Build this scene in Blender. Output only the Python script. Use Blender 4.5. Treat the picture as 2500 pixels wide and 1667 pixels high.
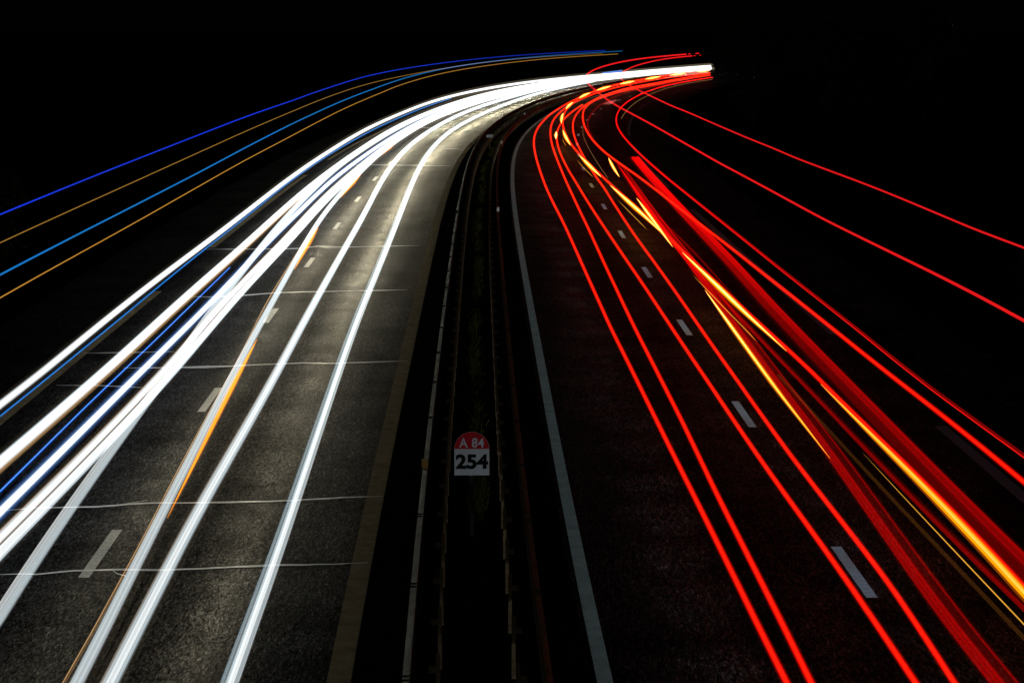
import bpy, bmesh, math, random
import numpy as np
from mathutils import Vector, Matrix

R = math.radians
scene = bpy.context.scene
for o in list(bpy.data.objects):
    bpy.data.objects.remove(o, do_unlink=True)
C = scene.collection
rnd = random.Random(7)

# ------------------------------------------------------------------ camera
cam_d = bpy.data.cameras.new('camera')
cam_d.lens = 82.65
cam_d.sensor_width = 36.0
cam_d.clip_end = 6000
cam_d.clip_start = 0.5
cam = bpy.data.objects.new('camera', cam_d)
C.objects.link(cam)
cam.location = (0, 0, 7.25)
cam.rotation_euler = (R(90 - 7.60), 0, 0)
scene.camera = cam

# ------------------------------------------------------------------ night sky, moon, exposure
world = bpy.data.worlds.new('World')
scene.world = world
world.use_nodes = True
wn = world.node_tree
bg = wn.nodes['Background']
sky = wn.nodes.new('ShaderNodeTexSky')
sky.sky_type = 'NISHITA'
sky.sun_disc = False
sky.sun_elevation = R(38)
sky.sun_rotation = R(188)
wn.links.new(sky.outputs[0], bg.inputs[0])
bg.inputs[1].default_value = 0.00008
sun_d = bpy.data.lights.new('moon', 'SUN')
sun_d.energy = 0.14
sun_d.angle = R(0.5)
sun_d.color = (0.80, 0.95, 1.0)
sun = bpy.data.objects.new('moon', sun_d)
C.objects.link(sun)
sun.rotation_euler = (R(52), 0, R(-8))
scene.view_settings.view_transform = 'Standard'
scene.view_settings.look = 'None'
scene.view_settings.exposure = 0.0
scene.view_settings.gamma = 1.0
scene.view_settings.use_curve_mapping = False
scene.render.engine = 'CYCLES'
scene.cycles.transparent_max_bounces = 56
scene.cycles.max_bounces = 2
scene.cycles.diffuse_bounces = 1
scene.cycles.glossy_bounces = 1
scene.cycles.sample_clamp_indirect = 4.0

# ------------------------------------------------------------------ the motorway's centre line (plan curve)
KN = [0, 50, 90, 120, 150, 180, 220, 260, 300, 340, 400.]
KV = [1.21071, 0.01395, 0.20824, 0.63363, 1.11487, 0.91932, 1.22277, 0.9648, 0.82404, 0.95074, 0.97287]
AX0, PSI0 = 0.35775, R(-2.54606)
_s = np.arange(0, 620, 1.0)
_k = np.interp(_s, KN, KV) / 1000
_psi = PSI0 + np.concatenate([[0], np.cumsum((_k[1:] + _k[:-1]) / 2)])
_x = AX0 + np.concatenate([[0], np.cumsum((np.sin(_psi[1:]) + np.sin(_psi[:-1])) / 2)])
_y = np.concatenate([[0], np.cumsum((np.cos(_psi[1:]) + np.cos(_psi[:-1])) / 2)])


def axis(s):
    if s < 0:
        return (AX0 + s * math.sin(PSI0), s * math.cos(PSI0), PSI0)
    return (float(np.interp(s, _s, _x)), float(np.interp(s, _s, _y)), float(np.interp(s, _s, _psi)))


def P(s, o, z=0.0):
    x, y, a = axis(s)
    return Vector((x + o * math.cos(a), y - o * math.sin(a), z))


def heading(s):
    return axis(s)[2]


# ------------------------------------------------------------------ object helpers
def link(name, me, mat=None, parent=None):
    if isinstance(me, bmesh.types.BMesh):
        bm = me
        me = bpy.data.meshes.new(name)
        bm.to_mesh(me)
        bm.free()
    if mat is not None and not me.materials:
        me.materials.append(mat)
    o = bpy.data.objects.new(name, me)
    C.objects.link(o)
    if parent is not None:
        o.parent = parent
    return o


def empty(name, loc=(0, 0, 0), rz=0.0):
    o = bpy.data.objects.new(name, None)
    o.empty_display_size = 0.2
    C.objects.link(o)
    o.location = loc
    o.rotation_euler = (0, 0, rz)
    return o


def tag(o, label=None, cat=None, group=None, kind=None):
    if label: o['label'] = label
    if cat: o['category'] = cat
    if group: o['group'] = group
    if kind: o['kind'] = kind
    return o


def pydata(name, v, f):
    me = bpy.data.meshes.new(name)
    me.from_pydata([tuple(a) for a in v], [], f)
    me.update()
    return me


def boxes(name, lst):
    """lst of (cx,cy,cz,sx,sy,sz) -> one mesh"""
    v, f = [], []
    for cx, cy, cz, sx, sy, sz in lst:
        b = len(v)
        for dx in (-.5, .5):
            for dy in (-.5, .5):
                for dz in (-.5, .5):
                    v.append((cx + dx * sx, cy + dy * sy, cz + dz * sz))
        f += [[b + i for i in q] for q in ((0, 1, 3, 2), (4, 6, 7, 5), (0, 4, 5, 1), (2, 3, 7, 6), (0, 2, 6, 4), (1, 5, 7, 3))]
    return pydata(name, v, f)


def strip(name, s0, s1, o0, o1, z, step=4.0):
    n = max(1, int(math.ceil((s1 - s0) / step)))
    v, f = [], []
    for i in range(n + 1):
        s = s0 + (s1 - s0) * i / n
        v += [P(s, o0, z), P(s, o1, z)]
        if i:
            a = 2 * i
            f.append((a - 2, a - 1, a + 1, a))
    return pydata(name, v, f)


# ------------------------------------------------------------------ materials
def new_mat(name):
    m = bpy.data.materials.new(name)
    m.use_nodes = True
    nt = m.node_tree
    return m, nt, nt.nodes['Principled BSDF'], nt.nodes['Material Output']


def N(nt, t, **kw):
    n = nt.nodes.new(t)
    for k, v in kw.items():
        setattr(n, k, v)
    return n


def ramp(nt, fac, stops):
    r = N(nt, 'ShaderNodeValToRGB')
    e = r.color_ramp.elements
    while len(e) < len(stops):
        e.new(0.5)
    for i, (p, c) in enumerate(stops):
        e[i].position = p
        e[i].color = (*c, 1) if len(c) == 3 else c
    nt.links.new(fac, r.inputs[0])
    return r.outputs[0]


def noise(nt, scale, detail=3, rough=.55, vec=None, sc=None):
    n = N(nt, 'ShaderNodeTexNoise')
    n.inputs['Scale'].default_value = scale
    n.inputs['Detail'].default_value = detail
    n.inputs['Roughness'].default_value = rough
    tc = N(nt, 'ShaderNodeTexCoord')
    v = tc.outputs['Object']
    if sc:
        mp = N(nt, 'ShaderNodeMapping')
        mp.inputs['Scale'].default_value = sc
        nt.links.new(v, mp.inputs[0])
        v = mp.outputs[0]
    nt.links.new(v, n.inputs['Vector'])
    return n.outputs[0]


def mul(nt, a, b, fac=1.0, mode='MULTIPLY'):
    m = N(nt, 'ShaderNodeMix', data_type='RGBA', blend_type=mode)
    m.inputs[0].default_value = fac
    nt.links.new(a, m.inputs[6])
    nt.links.new(b, m.inputs[7])
    return m.outputs[2]


def asphalt(name, base):
    """dark bitumen with pale stone chips, mottled and polished in long wheel tracks"""
    m, nt, b, out = new_mat(name)
    tc = N(nt, 'ShaderNodeTexCoord')
    chips = []
    for sx, sy, off in ((66, 12.5, 0), (33, 6.2, 7.3)):
        mp = N(nt, 'ShaderNodeMapping')
        mp.inputs['Scale'].default_value = (sx, sy, 1)
        mp.inputs['Location'].default_value = (off, off, 0)
        mp.inputs['Rotation'].default_value = (0, 0, .35)
        nt.links.new(tc.outputs['Object'], mp.inputs[0])
        vo = N(nt, 'ShaderNodeTexVoronoi')
        vo.inputs['Scale'].default_value = 1.0
        nt.links.new(mp.outputs[0], vo.inputs['Vector'])
        chips.append(vo)
    sep = [N(nt, 'ShaderNodeSeparateColor') for _ in chips]
    for c_, s_ in zip(chips, sep):
        nt.links.new(c_.outputs['Color'], s_.inputs[0])
    t = (1.0, .97, .90)
    c1 = ramp(nt, sep[0].outputs[0], [(.0, tuple(base * .15 * k for k in t)), (.55, tuple(base * .8 * k for k in t)), (.82, tuple(base * 2.2 * k for k in t)), (.96, tuple(base * 3.5 * k for k in t))])
    c2 = ramp(nt, sep[1].outputs[1], [(.0, (.35,) * 3), (.7, (1.0,) * 3), (1.0, (2.2,) * 3)])
    col = mul(nt, c1, c2)
    big = noise(nt, .45, 4, .62)
    col = mul(nt, col, ramp(nt, big, [(.34, (.42,) * 3), (.66, (1.5,) * 3)]))
    worn = noise(nt, 1.0, 3, .6, sc=(.9, .05, 1))
    col = mul(nt, col, ramp(nt, worn, [(.35, (.6,) * 3), (.65, (1.25,) * 3)]))
    nt.links.new(col, b.inputs['Base Color'])
    nt.links.new(ramp(nt, worn, [(.3, (.72,) * 3), (.7, (.55,) * 3)]), b.inputs['Roughness'])
    spc = ramp(nt, sep[0].outputs[1], [(.0, (.0,) * 3), (.45, (.004,) * 3), (.80, (.016,) * 3), (.97, (.075,) * 3)])
    spm = mul(nt, spc, ramp(nt, big, [(.34, (.5,) * 3), (.66, (1.3,) * 3)]))
    nt.links.new(spm, b.inputs['Specular IOR Level'])
    b.inputs['Specular Tint'].default_value = (1.0, .95, .80, 1)
    bp = N(nt, 'ShaderNodeBump')
    bp.inputs['Strength'].default_value = .4
    bp.inputs['Distance'].default_value = .01
    nt.links.new(sep[0].outputs[0], bp.inputs['Height'])
    nt.links.new(bp.outputs[0], b.inputs['Normal'])
    return m


def paint(name, col, wear=.4, scale=9, rough=.6, spec=0.0):
    m, nt, b, out = new_mat(name)
    g = noise(nt, scale, 4, .65)
    c = ramp(nt, g, [(.3, tuple(x * (1 - wear) for x in col)), (.62, col)])
    fine = noise(nt, 55, 2, .6)
    fc = ramp(nt, fine, [(.35, (.62,) * 3), (.6, (1.0,) * 3)])
    c = mul(nt, c, fc)
    nt.links.new(c, b.inputs['Base Color'])
    b.inputs['Roughness'].default_value = rough
    b.inputs['Specular IOR Level'].default_value = spec
    return m


def ribbed_paint(name, col):
    m, nt, b, out = new_mat(name)
    w = N(nt, 'ShaderNodeTexWave', wave_type='BANDS', bands_direction='Y')
    w.inputs['Scale'].default_value = 4.2
    w.inputs['Distortion'].default_value = .6
    tc = N(nt, 'ShaderNodeTexCoord')
    nt.links.new(tc.outputs['Object'], w.inputs['Vector'])
    c = ramp(nt, w.outputs['Color'], [(.2, tuple(x * .5 for x in col)), (.75, col)])
    fine = noise(nt, 60, 2, .6)
    fc = ramp(nt, fine, [(.35, (.55,) * 3), (.6, (1.0,) * 3)])
    c = mul(nt, c, fc)
    nt.links.new(c, b.inputs['Base Color'])
    bp = N(nt, 'ShaderNodeBump')
    bp.inputs['Strength'].default_value = .8
    bp.inputs['Distance'].default_value = .006
    nt.links.new(w.outputs['Color'], bp.inputs['Height'])
    nt.links.new(bp.outputs[0], b.inputs['Normal'])
    b.inputs['Roughness'].default_value = .6
    b.inputs['Specular IOR Level'].default_value = 0.0
    return m


def plain(name, col, rough=.6, metal=0.0, var=.25, scale=6, spec=.02):
    m, nt, b, out = new_mat(name)
    g = noise(nt, scale, 4, .6)
    c = ramp(nt, g, [(.3, tuple(x * (1 - var) for x in col)), (.7, tuple(min(1, x * (1 + var * .5)) for x in col))])
    nt.links.new(c, b.inputs['Base Color'])
    b.inputs['Roughness'].default_value = rough
    b.inputs['Metallic'].default_value = metal
    b.inputs['Specular IOR Level'].default_value = spec
    return m


M = {}
M['asphalt'] = asphalt('asphalt_old', .011)
M['line_left'] = paint('edge_line_dirty', (.27, .215, .12), .45, 3)
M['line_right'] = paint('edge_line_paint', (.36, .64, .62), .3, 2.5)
M['dash_left'] = paint('lane_dash_worn', (.55, .55, .48), .45, 14, .6, .03)
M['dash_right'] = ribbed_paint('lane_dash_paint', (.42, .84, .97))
M['rib'] = ribbed_paint('shoulder_line_paint', (.12, .16, .18))
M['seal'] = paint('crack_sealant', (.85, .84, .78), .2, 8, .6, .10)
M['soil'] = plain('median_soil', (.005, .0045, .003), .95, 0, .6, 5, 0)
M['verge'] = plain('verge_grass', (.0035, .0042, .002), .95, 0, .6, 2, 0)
M['steel'] = plain('galvanised_steel', (.34, .31, .24), .6, .0, .4, 9, 0)
M['rust'] = plain('weathered_steel', (.10, .065, .035), .7, .0, .5, 12, 0)
M['dark'] = plain('dark_rubber', (.015, .014, .013), .7)
M['sign_red'] = plain('sign_red', (.26, .006, .010), .45, 0, .12, 9)
M['sign_white'] = plain('sign_white', (.30, .30, .30), .45, 0, .1, 7)
M['sign_black'] = plain('sign_black', (.004, .004, .004), .5)
M['refl_white'] = plain('reflector_white', (.35, .35, .33), .3)
M['refl_amber'] = plain('reflector_amber', (.16, .09, .02), .35)
M['weed'] = plain('weed_leaves', (.034, .038, .007), .8, 0, .6, 30, 0)
M['leaf'] = plain('tree_leaves', (.012, .015, .007), .8, 0, .6, 3, 0)
M['bark'] = plain('bark', (.012, .010, .008), .9, 0, .4, 10)


def glow(name, col, near, far, s0=30., s1=110., sample=False):
    """light only: it adds to whatever lies behind it"""
    m = bpy.data.materials.new(name)
    m.use_nodes = True
    nt = m.node_tree
    nt.nodes.clear()
    out = N(nt, 'ShaderNodeOutputMaterial')
    em = N(nt, 'ShaderNodeEmission')
    em.inputs[0].default_value = (*col, 1)
    uv = N(nt, 'ShaderNodeUVMap', uv_map='along')
    sp = N(nt, 'ShaderNodeSeparateXYZ')
    nt.links.new(uv.outputs[0], sp.inputs[0])
    mr = N(nt, 'ShaderNodeMapRange', interpolation_type='SMOOTHSTEP')
    mr.inputs[1].default_value = s0 / 400
    mr.inputs[2].default_value = s1 / 400
    mr.inputs[3].default_value = near * .5
    mr.inputs[4].default_value = far * .5
    nt.links.new(sp.outputs[1], mr.inputs[0])
    nt.links.new(mr.outputs[0], em.inputs[1])
    tr = N(nt, 'ShaderNodeBsdfTransparent')
    ad = N(nt, 'ShaderNodeAddShader')
    nt.links.new(em.outputs[0], ad.inputs[0])
    nt.links.new(tr.outputs[0], ad.inputs[1])
    nt.links.new(ad.outputs[0], out.inputs[0])
    m.cycles.emission_sampling = 'FRONT_BACK' if sample else 'NONE'
    return m

# power of the headlight beams per metre of lane (left: oncoming, right: departing)
E_LEFT, E_GROW, E_RIGHT = 33.0, 3.6, 115.0

# ------------------------------------------------------------------ ground, roads, median
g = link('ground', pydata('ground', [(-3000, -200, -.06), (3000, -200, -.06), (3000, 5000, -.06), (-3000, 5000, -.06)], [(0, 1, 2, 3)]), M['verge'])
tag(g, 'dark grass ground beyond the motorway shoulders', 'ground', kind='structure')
S0, S1 = -40, 560
road_l = link('road_left', strip('road_left', S0, S1, -11.6, -1.34, 0, 3), M['asphalt'])
tag(road_l, 'asphalt carriageway lit by headlights with pale sealed cracks', 'road', kind='structure')
road_r = link('road_right', strip('road_right', S0, S1, 1.32, 11.6, 0, 3), M['asphalt'])
tag(road_r, 'dark asphalt carriageway under the red light trails', 'road', kind='structure')
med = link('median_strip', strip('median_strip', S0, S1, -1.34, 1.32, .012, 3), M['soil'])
tag(med, 'dark soil strip between the two carriageways', 'median', kind='structure')

link('edge_line', strip('edge_line', S0, 420, -1.625, -1.355, .004, 3), M['line_left'], road_l)
link('edge_line', strip('edge_line', S0, 420, 1.40, 1.58, .004, 3), M['line_right'], road_r)
for i in range(-1, 29):
    c = 30.9 + 13 * i
    link('lane_dash', strip('lane_dash', c - 1.5, c + 1.5, 5.075, 5.225, .004, 1.5), M['dash_right'], road_r)
for i in range(-1, 27):
    c = 32.2 + 13.6 * i
    link('lane_dash', strip('lane_dash', c - 1.5, c + 1.5, -5.225, -5.075, .004, 1.5), M['dash_left'], road_l)
for a in range(-10, 400, 52):
    link('shoulder_line', strip('shoulder_line', a + 13.5, a + 52.5, 8.50, 8.73, .004, 2), M['rib'], road_r)
    link('shoulder_line', strip('shoulder_line', a + 36, a + 75, -8.88, -8.66, .004, 2), M['line_left'], road_l)
# pale ragged patch standing in for a white flash on the far lane
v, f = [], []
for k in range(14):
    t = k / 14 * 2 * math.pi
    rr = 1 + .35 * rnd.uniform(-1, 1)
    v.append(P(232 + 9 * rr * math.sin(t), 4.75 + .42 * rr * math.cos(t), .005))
link('flash_patch', pydata('flash_patch', v, [list(range(14))]), M['seal'], road_r)

# sealed cracks across the lit carriageway
CR = [[(30.86,-6.29),(30.87,-5.8),(31.03,-5.33),(31.08,-4.8),(31.1,-4.15),(31.17,-3.59),(31.35,-2.81),(31.41,-2.21),(31.47,-1.4)],[(31.05,-4.81),(30.85,-4.73),(30.71,-4.59)],[(35.11,-7.02),(35.31,-6.5),(35.36,-5.72),(35.54,-5.29),(35.63,-4.96),(35.65,-4.1),(35.7,-3.42),(35.78,-2.74),(35.89,-2.4),(36.02,-1.84),(36.07,-1.37)],[(35.54,-5.34),(35.85,-4.99)],[(50.1,-7.51),(50.21,-6.34),(50.32,-5.8),(50.38,-5.21),(50.5,-4.91),(50.67,-4.22),(50.82,-3.7),(50.73,-2.95),(50.85,-2.38),(50.98,-1.82),(51.03,-1.42)],[(50.05,-6.33),(50.14,-5.76),(50.31,-5.21)],[(63.58,-7.69),(63.48,-7.05),(63.86,-6.31),(64.21,-5.9),(64.55,-5.36),(64.74,-4.87),(64.8,-4.16),(64.98,-3.08),(65.26,-1.86)],[(77.39,-8.93),(77.38,-7.58),(77.45,-6.29),(77.65,-5.83),(78.37,-5.24),(78.07,-4.43),(78.25,-3.31),(78.63,-1.88)],[(78.52,-5.36),(77.78,-4.9),(77.63,-4.35)],[(124.93,-7.48),(125.31,-6.12),(124.84,-3.99),(124.29,-1.81)],[(142.25,-2.98),(141.55,-1.86)],[(172.66,-8.66),(172.05,-6.77),(167.49,-1.75)],[(198.82,-8.94),(197.65,-7.11),(193.4,-1.86)],[(213.13,-7.07),(209.31,-2.29)],[(226.94,-7.43),(222.63,-2.67)],[(52.42,-8.77),(52.49,-7.69),(52.6,-6.74)],[(47.66,-8.51),(47.65,-7.65),(47.35,-6.7)]]
for c in CR:
    c = sorted(c, key=lambda q: q[1])
    pts = []
    for (sa, oa), (sb, ob) in zip(c, c[1:]):
        n = max(2, int(abs(ob - oa) / .12))
        for j in range(n):
            t = j / n
            pts.append((sa + (sb - sa) * t, oa + (ob - oa) * t))
    pts.append(c[-1])
    v, f = [], []
    ph = rnd.uniform(0, 9)
    drift = 0.0
    for j, (s, o) in enumerate(pts):
        drift = drift * .93 + rnd.gauss(0, .012)
        wob = drift + .015 * math.sin(j * .13 + ph)
        w = (.030 + .0007 * s) * (1 + .18 * math.sin(j * .5 + ph)) * (1.25 if s > 60 else .95)
        w *= min(1, .25 + j * .12, .25 + (len(pts) - 1 - j) * .12)
        v += [P(s + wob - w, o, .008), P(s + wob + w, o, .008)]
        if j:
            a = 2 * j
            f.append((a - 2, a, a + 1, a - 1))
    link('crack_seal', pydata('crack_seal', v, f), M['seal'], road_l)

# ------------------------------------------------------------------ guard rails in the median
PROF = [(0, .44), (.035, .455), (.075, .49), (.08, .525), (.01, .575), (.01, .615), (.08, .665), (.075, .70), (.035, .735), (0, .75)]


def panel_mesh(name, L, sgn):
    th = .004
    prof = [(sgn * a, b) for a, b in PROF]
    back = [(sgn * (a - th) - 0, b - (.003 if i == len(PROF) - 1 else 0)) for i, (a, b) in enumerate(PROF)]
    loop = prof + back[::-1]
    v, f = [], []
    for y in (-L / 2, L / 2):
        v += [(a, y, b) for a, b in loop]
    n = len(loop)
    for i in range(n):
        j = (i + 1) % n
        f.append((i, j, n + j, n + i))
    f.append(list(range(n))[::-1])
    f.append(list(range(n, 2 * n)))
    return pydata(name, v, f)


def rail(label, off, sgn, mat, post_off, refl_s, refl_mat, phase):
    root = empty('guard_rail', P(20, off))
    rx = root.location.copy()
    tag(root, label, 'guard rail', 'guard rails in the median')
    pm = panel_mesh('rail_panel', 4.06, sgn); pm.materials.append(mat)
    bm_ = boxes('joint_band', [(sgn * .038, 0, .746, .075, .03, .014)]); bm_.materials.append(M['dark'])
    d = post_off - off
    posts = boxes('post', [(0, -.045, .36, .045, .006, .72), (-.0205, .0, .36, .004, .084, .72), (0, .045, .36, .045, .006, .72)]); posts.materials.append(M['rust'])
    spacer = boxes('spacer', [(-sgn * .09, 0, .56, .10, .05, .06)]); spacer.materials.append(M['rust'])
    far_v = {'rail_panel': [], 'post': []}
    s = 14 + phase
    def put(name, me, s, o, z=0):
        ob = bpy.data.objects.new(name, me); C.objects.link(ob); ob.parent = root
        ob.location = P(s, o, z) - rx
        ob.rotation_euler = (0, 0, -heading(s))
        return ob
    while s < 330:
        put('rail_panel', pm, s + 2, off)
        if s < 150:
            put('joint_band', bm_, s - .08, off)
            if s < 80: put('joint_band', bm_, s + .08, off)
        s += 4
    s = 13 + phase
    k = 0
    far = []
    while s < 330:
        if s < 150:
            put('post', posts, s, post_off)
            put('spacer', spacer, s, (off + post_off) / 2 + sgn * 0)
        else:
            far.append(s)
        s += 2
    fm = bmesh.new()
    for s in far:
        tmp = bmesh.new(); tmp.from_mesh(posts)
        tmp.transform(Matrix.Translation(P(s, post_off) - rx) @ Matrix.Rotation(-heading(s), 4, 'Z'))
        t2 = bpy.data.meshes.new('t'); tmp.to_mesh(t2); tmp.free(); fm.from_mesh(t2); bpy.data.meshes.remove(t2)
    o = link('far_posts', fm, M['rust'], root); o['kind'] = 'stuff'
    for s, m in refl_s:
        me = boxes('rail_reflector', [(0, 0, .80, .012, .02, .12), (0, -.014, .84, .09, .012, .14)])
        me.materials.append(m)
        put('rail_reflector', me, s, off + sgn * .04)
    return root


rail('steel guard rail with bright top edge beside the white headlight lanes', -.64, -1, M['steel'], -.36,
     [(34.4, M['refl_amber'])] + [(s, M['dark']) for s in (82.6, 130, 175, 219, 264, 308)], None, 1.1)
rail('dark brown guard rail beside the red taillight lanes', .74, 1, M['rust'], .47,  # darker and browner than the other rail
     [(s, M['refl_white']) for s in (83.6, 132.8, 177, 221, 265)], None, .7)

# ------------------------------------------------------------------ kilometre marker sign
sg = empty('kilometre_sign', P(33.1, .02), -heading(33.1))
tag(sg, 'kilometre marker with red arched top reading A 84 and white panel 254', 'sign')
W, ZB, ZM, ZT = .50, .905, 1.29, 1.535


def extr(name, pts, y0, y1, mat, parent):
    n = len(pts)
    v = [(x, y0, z) for x, z in pts] + [(x, y1, z) for x, z in pts]
    f = [list(range(n)), list(range(n, 2 * n))[::-1]] + [(i, n + i, n + (i + 1) % n, (i + 1) % n) for i in range(n)]
    return link(name, pydata(name, v, f), mat, parent)


arch = [(W / 2 * math.cos(t), ZM + (ZT - ZM) * math.sin(t)) for t in [math.pi * i / 28 for i in range(29)]]
plate = extr('plate', [(-W / 2, ZB), (W / 2, ZB)] + arch, 0, .012, M['steel'], sg)
wp = extr('white_panel', [(-W / 2 + .003, ZB + .003), (W / 2 - .003, ZB + .003), (W / 2 - .003, ZM - .002), (-W / 2 + .003, ZM - .002)], -.003, 0, M['sign_white'], sg)
rp = extr('red_panel', [(x * .988, ZM + (z - ZM) * .985 + (.001)) for x, z in arch], -.003, 0, M['sign_red'], sg)


def text(body, size, bold, sx, x, z, mat, parent, spacing=1.0):
    cu = bpy.data.curves.new('lettering', 'FONT')
    cu.body = body; cu.size = size; cu.extrude = .0012; cu.offset = bold; cu.space_character = spacing
    cu.align_x = 'CENTER'; cu.align_y = 'CENTER'
    to = bpy.data.objects.new('tmp', cu); C.objects.link(to)
    dg = bpy.context.evaluated_depsgraph_get()
    me = bpy.data.meshes.new_from_object(to.evaluated_get(dg))
    bpy.data.objects.remove(to)
    me.transform(Matrix.Translation((x, -.0056, z)) @ Matrix.Rotation(R(90), 4, 'X') @ Matrix.Scale(sx, 4, (1, 0, 0)))
    me.materials.clear()
    return link('lettering', me, mat, parent)


text('A 84', .185, .004, .92, 0, 1.37, M['sign_white'], rp, 1.08)
text('254', .275, .012, 1.10, 0, 1.095, M['sign_black'], wp, 1.02)
link('post', boxes('post', [(-.0, .035, .7, .05, .04, 1.4)]), M['dark'], sg)
link('bracket', boxes('bracket', [(0, .0145, 1.02, .36, .005, .03), (0, .0145, 1.36, .30, .005, .03)]), M['rust'], sg)

# small plate on a post, far down the median
sp_ = empty('marker_plate', P(140.8, -.1), -heading(140.8))
tag(sp_, 'tiny pale plate on a post far down the dark median', 'sign')
link('plate', boxes('plate', [(0, 0, .82, .40, .015, .18)]), M['sign_white'], sp_)
link('post', boxes('post', [(0, .03, .4, .05, .04, .8)]), M['rust'], sp_)

# weeds growing along the median
v, f = [], []
for k in range(6500):
    s = 34 * math.exp(rnd.random() * math.log(190 / 34.))
    cl = math.sin(s * .9) * .5 + math.sin(s * .37 + 1) * .5
    if rnd.random() > .45 + .5 * cl: continue
    o = .08 + rnd.gauss(0, .07) + .05 * math.sin(s * .2)
    b = P(s, o, .01)
    hgt = rnd.uniform(.04, .17) * (1 + .3 * cl)
    a = rnd.uniform(0, 6.28); w = rnd.uniform(.006, .016)
    lean = Vector((rnd.gauss(0, .07), rnd.gauss(0, .07), hgt))
    dv = Vector((math.cos(a) * w, math.sin(a) * w, 0))
    n = len(v)
    v += [b - dv, b + dv, b + lean * .6 + dv * .8, b + lean, b + lean * .6 - dv * .8]
    f.append((n, n + 1, n + 2, n + 3, n + 4))
w_ = link('median_weeds', pydata('median_weeds', v, f), M['weed'])
tag(w_, 'straggling green weeds growing along the middle of the median', 'weeds', kind='stuff')


# ------------------------------------------------------------------ trees and shrubs on the banks
def crown_mesh(name, h, r, n, seed, low=.1):
    q = random.Random(seed)
    v, f = [], []
    lobes = [(q.gauss(0, r * .35), q.gauss(0, r * .35), h * q.uniform(low + .12, .92), r * q.uniform(.35, .6)) for _ in range(13)]
    for _ in range(n):
        cx, cy, cz, cr = q.choice(lobes)
        d = Vector((q.gauss(0, 1), q.gauss(0, 1), q.gauss(0, 1))).normalized() * cr * q.uniform(.55, 1.05)
        c = Vector((cx, cy, max(.2, cz))) + d
        if c.z < .15: c.z = .15 + q.random() * .4
        a = Vector((q.gauss(0, 1), q.gauss(0, 1), q.gauss(0, .6))).normalized() * q.uniform(.10, .22)
        b = a.cross(Vector((q.gauss(0, 1), q.gauss(0, 1), q.gauss(0, 1)))).normalized() * q.uniform(.06, .12)
        k = len(v)
        v += [c - a, c + b, c + a, c - b]
        f.append((k, k + 1, k + 2, k + 3))
    return pydata(name, v, f)


def trunk_mesh(name, h, r):
    v, f = [], []
    def limb(p0, p1, r0, r1):
        n = len(v); d = (p1 - p0).normalized(); x = d.orthogonal().normalized(); y = d.cross(x)
        for p_, rr in ((p0, r0), (p1, r1)):
            for k in range(7):
                t = k / 7 * 6.283
                v.append(p_ + x * math.cos(t) * rr + y * math.sin(t) * rr)
        for k in range(7):
            f.append((n + k, n + (k + 1) % 7, n + 7 + (k + 1) % 7, n + 7 + k))
    limb(Vector((0, 0, -.1)), Vector((.05, 0, h * .45)), r, r * .7)
    limb(Vector((.05, 0, h * .45)), Vector((0, .1, h * .85)), r * .7, r * .2)
    for k in range(6):
        t = k * 1.1; z = h * (.25 + .08 * k)
        limb(Vector((.03, 0, z)), Vector((math.cos(t) * h * .22, math.sin(t) * h * .22, z + h * .16)), r * .4, r * .12)
    return pydata(name, v, f)


crowns = [crown_mesh('crown', 10, 3.0, 3800, 3), crown_mesh('crown', 8, 2.6, 3000, 5), crown_mesh('crown', 3.2, 1.7, 1500, 8, .02)]
trunks = [trunk_mesh('trunk', 10, .2), trunk_mesh('trunk', 8, .16), trunk_mesh('trunk', 3.2, .07)]
for m_ in crowns: m_.materials.append(M['leaf'])
for m_ in trunks: m_.materials.append(M['bark'])


def tree(kind, s, o, rz, sc, label, group):
    t = empty('tree' if kind < 2 else 'shrub', P(s, o, -.05), rz)
    t.scale = (sc, sc, sc)
    tag(t, label, 'tree' if kind < 2 else 'shrub', group)
    link('trunk', trunks[kind], None, t); link('crown', crowns[kind], None, t)


TREES = [(0, 172, 17.6, .4, 1.0, 'tall dark tree hiding the far end of the trails', 'trees on the right bank'),
 (1, 176, 23.5, 2.0, 1.1, 'dark tree right of the one hiding the trail ends', 'trees on the right bank'),
 (0, 168, 29.5, 3.1, 1.0, 'dark tree farthest right on the bank', 'trees on the right bank'),
 (2, 60, 16.0, 1.0, 1.0, 'low dark shrub on the right bank below the high red lines', 'shrubs on the banks'),
 (2, 66, -14.0, 2.2, 1.0, 'low dark shrub on the left bank behind the amber lines', 'shrubs on the banks'),
 (2, 58, -13.6, .3, .8, 'small dark shrub at the left edge between cyan and amber lines', 'shrubs on the banks')]

for a in TREES:
    tree(*a)

# ------------------------------------------------------------------ headlight beams on the road
def beam(name, s, o, z, back, energy, col, ang, tilt, size=.12, blend=1.0):
    d = bpy.data.lights.new(name, 'SPOT')
    d.energy = energy; d.color = col; d.spot_size = R(ang); d.spot_blend = blend; d.shadow_soft_size = size
    ob = bpy.data.objects.new(name, d); C.objects.link(ob)
    ob.location = P(s, o, z)
    h = heading(s) + (math.pi if back else 0)
    dirv = Vector((math.sin(h) * math.cos(R(tilt)), math.cos(h) * math.cos(R(tilt)), -math.sin(R(tilt))))
    ob.rotation_euler = dirv.to_track_quat('-Z', 'Y').to_euler()
    return ob


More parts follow.
